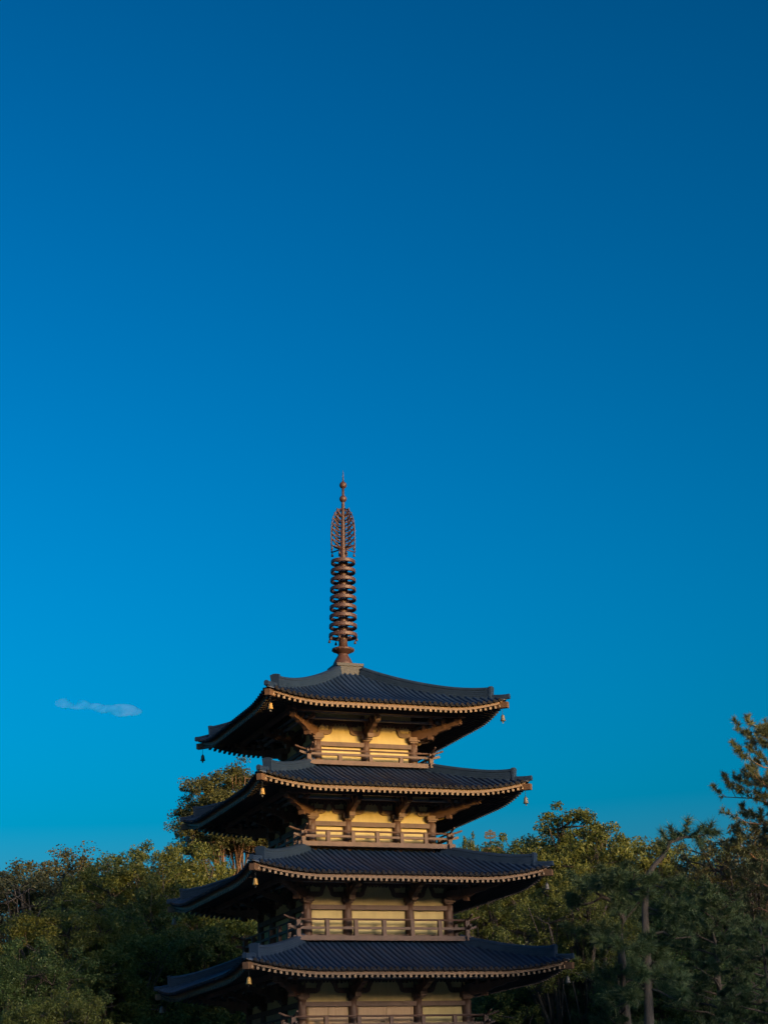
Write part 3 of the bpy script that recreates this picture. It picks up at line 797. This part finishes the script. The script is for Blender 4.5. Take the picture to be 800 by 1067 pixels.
# the bent pine with tufted head, in front on the right
def bent_pine():
    rng=np.random.default_rng(77); tr=MB(); C=[];D=[]
    A=spot(676,1067,62); 
    def q(u,v,d=62.): return np.array(spot(u,v,d))
    base=np.array((A.x-.15,A.y,0.)); o=base.copy()
    P=[base,base*.5+q(676,1067)*.5,q(676,1067),q(675,1010),q(673,950),q(672,915),q(681,902),q(692,890),q(697,878),q(712,872),q(726,872),q(738,868)]
    for f_ in range(26):
        t_=.15+.6*rng.random(); k_=t_*4.2; a_=int(k_); b_=P[a_]+(P[a_+1]-P[a_])*(k_-a_)-o
        th=rng.random()*6.28; d_=np.array([math.cos(th),math.sin(th),.25+.5*rng.random()]); l_=.25+.5*rng.random()**2
        tr.tube([b_,b_+d_*l_*.6,b_+d_*l_+np.array([0,0,-.08])],[.045,.03,.012],5)
    for k_ in range(2,6): P[k_]=P[k_]+rng.normal(size=3)*np.array([.025,.03,0])
    tr.tube([p-o for p in P],[.20,.185,.165,.145,.12,.10,.085,.075,.065,.055,.04,.022],10)
    def limb(a,b,r,nb,bl,tf=8,sp_=.5,u=.35,dd=0.):
        b=np.array(b)+np.array((0,dd,0)); c,d=pine_tips(rng,tr,a-o,b-o,r,nb,bl,up_=u,tufts=tf,spread=sp_); C.extend(c);D.extend(d)
    for (u,v),(a,b),dd in (((697,880),(689,866),0),((703,876),(702,860),.3),((712,872),(717,853),0),((719,872),(728,862),-.3),((732,870),(741,857),0),((738,868),(751,866),.2),((726,872),(733,878),.2),((693,888),(685,878),-.2),((712,872),(709,866),.5)):
        A_=q(u,v)-o; B_=q(a,b)+np.array((0,dd,0))-o; tr.tube([A_,(A_+B_)/2,B_],[.028,.02,.012],5)
        d=(B_-A_)/np.linalg.norm(B_-A_)
        for k in range(6):
            dd_=d+rng.normal(size=3)*.45; C.append(B_-(B_-A_)*.17*k); D.append(dd_/np.linalg.norm(dd_))
    limb(q(674,985),q(655,1000),.05,7,.6,8,dd=-.7); limb(q(675,1030),q(700,1045),.05,7,.6,8,dd=-.7); limb(q(674,1010),q(650,1025),.05,7,.6,8,dd=-.9); limb(q(673,945),q(700,955),.05,6,.5,8,dd=-.5)
    limb(q(673,975),q(720,976),.06,6,.5,6); limb(q(673,952),q(695,950),.05,4,.3,3)
    limb(q(672,925),q(625,925),.07,8,.7,8,dd=.5); limb(q(672,935),q(650,950),.05,7,.6,8); limb(q(672,918),q(690,930),.05,6,.6,8,dd=-.6)
    limb(q(674,990),q(640,985),.06,8,.7,8,dd=.8); limb(q(675,1015),q(712,1025),.05,5,.5,5); limb(q(675,1035),q(640,1050),.05,7,.6,8)
    limb(q(673,940),q(640,915),.05,8,.6,8,dd=.6); limb(q(674,1000),q(700,1000),.05,7,.6,8,dd=1.)
    V=needle_tufts(rng,np.array(C),np.array(D),36,.36,.024)
    make_tree('bent_pine','slender pine with bare trunk and a bent tufted top right of the pagoda',tuple(o),tr.mesh('trunk',[BARK]),pcrown(V,LPINE))
    # its thinner leaning neighbour
    tr=MB(); C=[];D=[]
    A=spot(648,1040,64); o=np.array((A.x+.2,A.y,0.))
    def q2(u,v,d=64.): return np.array(spot(u,v,d))
    P=[o,o*.4+q2(650,1040)*.6,q2(650,1040),q2(648,1005),q2(645,975),q2(650,958),q2(640,940),q2(627,934),q2(618,940)]
    tr.tube([p-o for p in P],[.2,.18,.16,.14,.12,.10,.085,.07,.03],9)
    for a,b in (((627,934),(600,920)),((640,940),(640,918)),((618,940),(596,945)),((645,975),(612,965)),((650,958),(668,940))):
        c,d=pine_tips(rng,tr,q2(*a)-o,q2(*b)-o+np.array((0,rng.normal()*.5,0)),.05,9,.6,tufts=8); C+=c;D+=d
    V=needle_tufts(rng,np.array(C),np.array(D),30,.28,.026)
    make_tree('leaning_pine','thin crooked pine trunk left of the bent pine',tuple(o),tr.mesh('trunk',[BARK]),pcrown(V,LPINE))
bent_pine()

# ------------------------------------------------------------------ far hall with its weather vane
hp=spot(512,885,112)
hall=thing('brick_hall','far brick hall with red clay roof almost hidden behind the trees','building',(hp.x,hp.y,0),R(-18))
zt=hp.z; wz=zt-3.4
m=MB(); m.box(-3.4,3.4,-3,3,0,wz); m.build('wall',BRICK,hall)
m=MB(); m.cham(-3.7,3.7,-3.3,3.3,wz,wz+.35,.05); m.build('cornice',WHITE,hall)
m=MB(); m._add([(-3.9,-3.5,wz+.35),(3.9,-3.5,wz+.35),(3.9,3.5,wz+.35),(-3.9,3.5,wz+.35),(-.5,0,zt),(.5,0,zt)],[(0,1,5,4),(1,2,5),(2,3,4,5),(3,0,4),(3,2,1,0)])
m.tube([(-.5,0,zt+.02),(.5,0,zt+.02)],.12,8); m.build('roof',REDTILE,hall)
for k in range(2):
    for z0 in (3,8):
        for sg in (-1,1):
            x=-1.7+3.4*k
            m=MB(); m.box(x-.6,x+.6,sg*3.03-.05,sg*3.03+.05,z0,z0+2.2); m.build('window',WHITE,hall)
vp=spot(511,882,112)
vane_scale=.86
vane=thing('weather_vane','sailing ship weather vane on the far red roof right of the pagoda','weather vane',(vp.x,vp.y,zt),R(-18))
vane.scale=(vane_scale,)*3
m=MB(); m.tube([(0,0,-.1),(0,0,.9),(0,0,1.45)],[.035,.03,.015],8); m.lathe([(.02,.35),(.09,.42),(.10,.48),(.09,.54),(.02,.6)],12); m.build('pole',IRON,vane)
m=MB()
for a in (0,math.pi/2):
    M=Matrix.Rotation(a+.2,4,'Z'); m.tube([(-.26,0,.48),(.26,0,.48)],.016,6,M=M)
    for s_ in (-1,1): m.box(s_*.29-.04,s_*.29+.04,-.012,.012,.43,.53,M=M)
m.build('direction_arms',IRON,vane)
m=MB()
hull=[(-.42,-.02),(-.36,-.13),(-.2,-.17),(.2,-.16),(.34,-.10),(.48,.06),(.30,.0),(-.25,-.03),(-.30,.04),(-.42,.06)]
vs=[(x,-.05,z+.92) for x,z in hull]+[(x,.05,z+.92) for x,z in hull]; n=len(hull)
m._add(vs,[tuple(range(n)),tuple(range(2*n-1,n-1,-1))]+[(i,n+i,n+(i+1)%n,(i+1)%n) for i in range(n)])
m.build('hull',IRON,vane)
m=MB()
for x0,hgt,w in ((-.24,.34,.30),(.03,.46,.36),(.28,.32,.26)):
    m.tube([(x0,0,.9),(x0,0,0.94+hgt)],.012,5)
    for f0,f1 in ((.15,.55),(.6,.95)):
        m._add([(x0-w/2*(1.1-f0*.4),-.012,0.94+hgt*f0),(x0+w/2*(1.1-f0*.4),-.012,0.94+hgt*f0),(x0+w/2*(1.1-f1*.4),-.012,0.94+hgt*f1),(x0-w/2*(1.1-f1*.4),-.012,0.94+hgt*f1),
                (x0-w/2*(1.1-f0*.4),.012,0.94+hgt*f0),(x0+w/2*(1.1-f0*.4),.012,0.94+hgt*f0),(x0+w/2*(1.1-f1*.4),.012,0.94+hgt*f1),(x0-w/2*(1.1-f1*.4),.012,0.94+hgt*f1)],
               [(0,1,2,3),(7,6,5,4),(0,4,5,1),(1,5,6,2),(2,6,7,3),(3,7,4,0)])
m.build('sails',IRON,vane)

# ------------------------------------------------------------------ ground, and an unseen wood added behind the viewer for its shade
def flag(o,kind,label=None,cat=None):
    o['kind']=kind
    if label: o['label']=label
    if cat: o['category']=cat
    return o
m=MB(); m._add([(-3000,-3000,0),(3000,-3000,0),(3000,3000,0),(-3000,3000,0)],[(0,1,2,3)]); flag(m.build('ground',GRASS),'structure')

PAVE = noise_mat('pale_paving', (.30,.275,.24), (.40,.37,.33), .85, .6, 8, bump=.2, bscale=5)
m=MB(); n=64; m._add([(-4+62*math.cos(2*math.pi*i/n),-30+62*math.sin(2*math.pi*i/n),.004) for i in range(n)],[tuple(range(n))]); flag(m.build('paved_court',PAVE),'structure')
SUN_EL=R(5); SUN_A=R(20)
sd=Vector((math.sin(SUN_A),-math.cos(SUN_A),0)); sp_=Vector((math.cos(SUN_A),math.sin(SUN_A),0))
DW=84.; ZW=11.75+DW*math.tan(SUN_EL)
rng=np.random.default_rng(9)
C=[];rad=[]
for i in range(3000):  # leaf clumps heaped up to block the low sun from the lower storeys
    a=-150+300*rng.random(); r_=1.8+2.2*rng.random(); dd=DW+2+rng.random()*12
    top=ZW+(dd-DW)*math.tan(SUN_EL)-r_*.75+.6*math.sin(a*.11)+.35*math.sin(a*.31+1)-abs(rng.normal())*.5
    z=top if i%2 else top*(.05+.95*rng.random())
    C.append(np.array(sd)*dd+np.array(sp_)*a+np.array([0,0,z])); rad.append(r_)
wood=fmesh('shade_wood',leaf_cloud(rng,np.array(C),np.array(rad),130,1.1),4,[LDARK])
wo=link('shade_wood',wood); flag(wo,'stuff','unseen wood added behind the viewer to shade the lower storeys','wood')

# ------------------------------------------------------------------ cloud
cp=spot(104,738,3000)
cl=MB()
rgc=random.Random(4)
ax=Vector((rt2.x,rt2.y,0)).normalized()
def blob(c,rx,rz_):
    M=Matrix.Translation(c)@Matrix.Rotation(math.atan2(ax.y,ax.x),4,'Z')@Matrix.Diagonal((rx,rx*.5,rz_,1))
    n=8; cl.lathe([(max(.02,math.sin(math.pi*i/n)),-math.cos(math.pi*i/n)) for i in range(n+1)],14,M=M)
mpp=3000/FPX/math.cos(PIT-.1)
for u,v,rx,rz_ in ((68,732.5,11,5.5),(82,734,13,5.5),(97,736.5,13,3.6),(112,739,15,4.5),(127,740,17,6.8),(139,741.5,10,4.5)):
    p=spot(u,v,3000); blob(p,rx*mpp,rz_*mpp)
cm_=bpy.data.materials.new('thin_cloud'); cm_.use_nodes=True; nt=cm_.node_tree; nt.nodes.clear()
o_=nt.nodes.new('ShaderNodeOutputMaterial'); pv=nt.nodes.new('ShaderNodeVolumePrincipled'); tc=nt.nodes.new('ShaderNodeTexCoord'); nz=nt.nodes.new('ShaderNodeTexNoise'); mr=nt.nodes.new('ShaderNodeMapRange')
nz.inputs['Scale'].default_value=.035; nz.inputs['Detail'].default_value=5
mr.inputs['From Min'].default_value=.36; mr.inputs['From Max'].default_value=.75; mr.inputs['To Max'].default_value=.010
pv.inputs['Color'].default_value=(.95,.90,.88,1); pv.inputs['Anisotropy'].default_value=0.
nt.links.new(tc.outputs['Object'],nz.inputs['Vector']); nt.links.new(nz.outputs['Fac'],mr.inputs['Value']); nt.links.new(mr.outputs[0],pv.inputs['Density']); nt.links.new(pv.outputs[0],o_.inputs['Volume'])
co=cl.build('cloud',cm_); co['label']='thin flat pinkish wisp of cloud low in the blue sky'; co['category']='cloud'

# ------------------------------------------------------------------ light, sky, camera
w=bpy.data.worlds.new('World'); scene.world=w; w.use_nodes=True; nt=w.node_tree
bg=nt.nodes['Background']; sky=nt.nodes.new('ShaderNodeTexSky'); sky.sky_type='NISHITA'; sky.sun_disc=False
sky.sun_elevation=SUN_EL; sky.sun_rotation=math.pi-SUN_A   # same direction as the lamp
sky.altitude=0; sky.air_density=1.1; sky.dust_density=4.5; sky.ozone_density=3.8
# colour grade put on the sky light alone (strong blues, no red left in them), the same for every direction of the sky
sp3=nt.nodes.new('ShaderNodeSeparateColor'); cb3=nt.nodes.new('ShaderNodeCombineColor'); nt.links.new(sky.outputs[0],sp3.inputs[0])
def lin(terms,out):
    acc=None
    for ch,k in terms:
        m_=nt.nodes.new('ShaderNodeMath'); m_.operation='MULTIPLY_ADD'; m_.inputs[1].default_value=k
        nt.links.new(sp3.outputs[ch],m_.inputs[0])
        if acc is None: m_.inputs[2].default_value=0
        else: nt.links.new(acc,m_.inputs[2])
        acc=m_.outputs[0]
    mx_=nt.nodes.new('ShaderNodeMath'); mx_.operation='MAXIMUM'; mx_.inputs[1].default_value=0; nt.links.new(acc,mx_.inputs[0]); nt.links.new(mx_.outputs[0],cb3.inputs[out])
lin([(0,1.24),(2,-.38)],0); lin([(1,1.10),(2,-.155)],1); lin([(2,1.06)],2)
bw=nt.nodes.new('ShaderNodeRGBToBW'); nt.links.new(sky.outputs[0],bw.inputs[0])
pw=nt.nodes.new('ShaderNodeMath'); pw.operation='POWER'; pw.inputs[1].default_value=.81; nt.links.new(bw.outputs[0],pw.inputs[0])  # boosts the bright sunset side of the sky to fill the shaded walls
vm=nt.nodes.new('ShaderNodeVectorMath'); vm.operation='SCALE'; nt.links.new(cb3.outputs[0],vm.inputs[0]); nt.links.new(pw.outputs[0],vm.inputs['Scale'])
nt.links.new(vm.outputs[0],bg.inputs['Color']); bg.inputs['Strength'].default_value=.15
sl=bpy.data.lights.new('sun','SUN'); sl.energy=2.0; sl.angle=R(.5); sl.color=(.40,.225,.009)
so=bpy.data.objects.new('sun',sl); COL.objects.link(so)
to_sun=Vector((sd.x*math.cos(SUN_EL),sd.y*math.cos(SUN_EL),math.sin(SUN_EL)))
so.rotation_euler=to_sun.to_track_quat('Z','Y').to_euler(); so.location=(30,-80,40)

cam=bpy.data.cameras.new('camera'); co_=bpy.data.objects.new('camera',cam); COL.objects.link(co_)
cam.sensor_fit='VERTICAL'; cam.sensor_height=36; cam.sensor_width=27; cam.lens=36*FPX/1067; cam.clip_start=.1; cam.clip_end=20000
Mx=Matrix((( rt2.x,up2.x,-fw.x,CAMP.x),(rt2.y,up2.y,-fw.y,CAMP.y),(rt2.z,up2.z,-fw.z,CAMP.z),(0,0,0,1)))
co_.matrix_world=Mx; scene.camera=co_
vs_=scene.view_settings; vs_.view_transform='Standard'; vs_.look='None'; vs_.gamma=1; vs_.use_curve_mapping=False; vs_.exposure=1.32
scene.cycles.max_bounces=6; scene.cycles.transparent_max_bounces=8; scene.cycles.volume_bounces=2
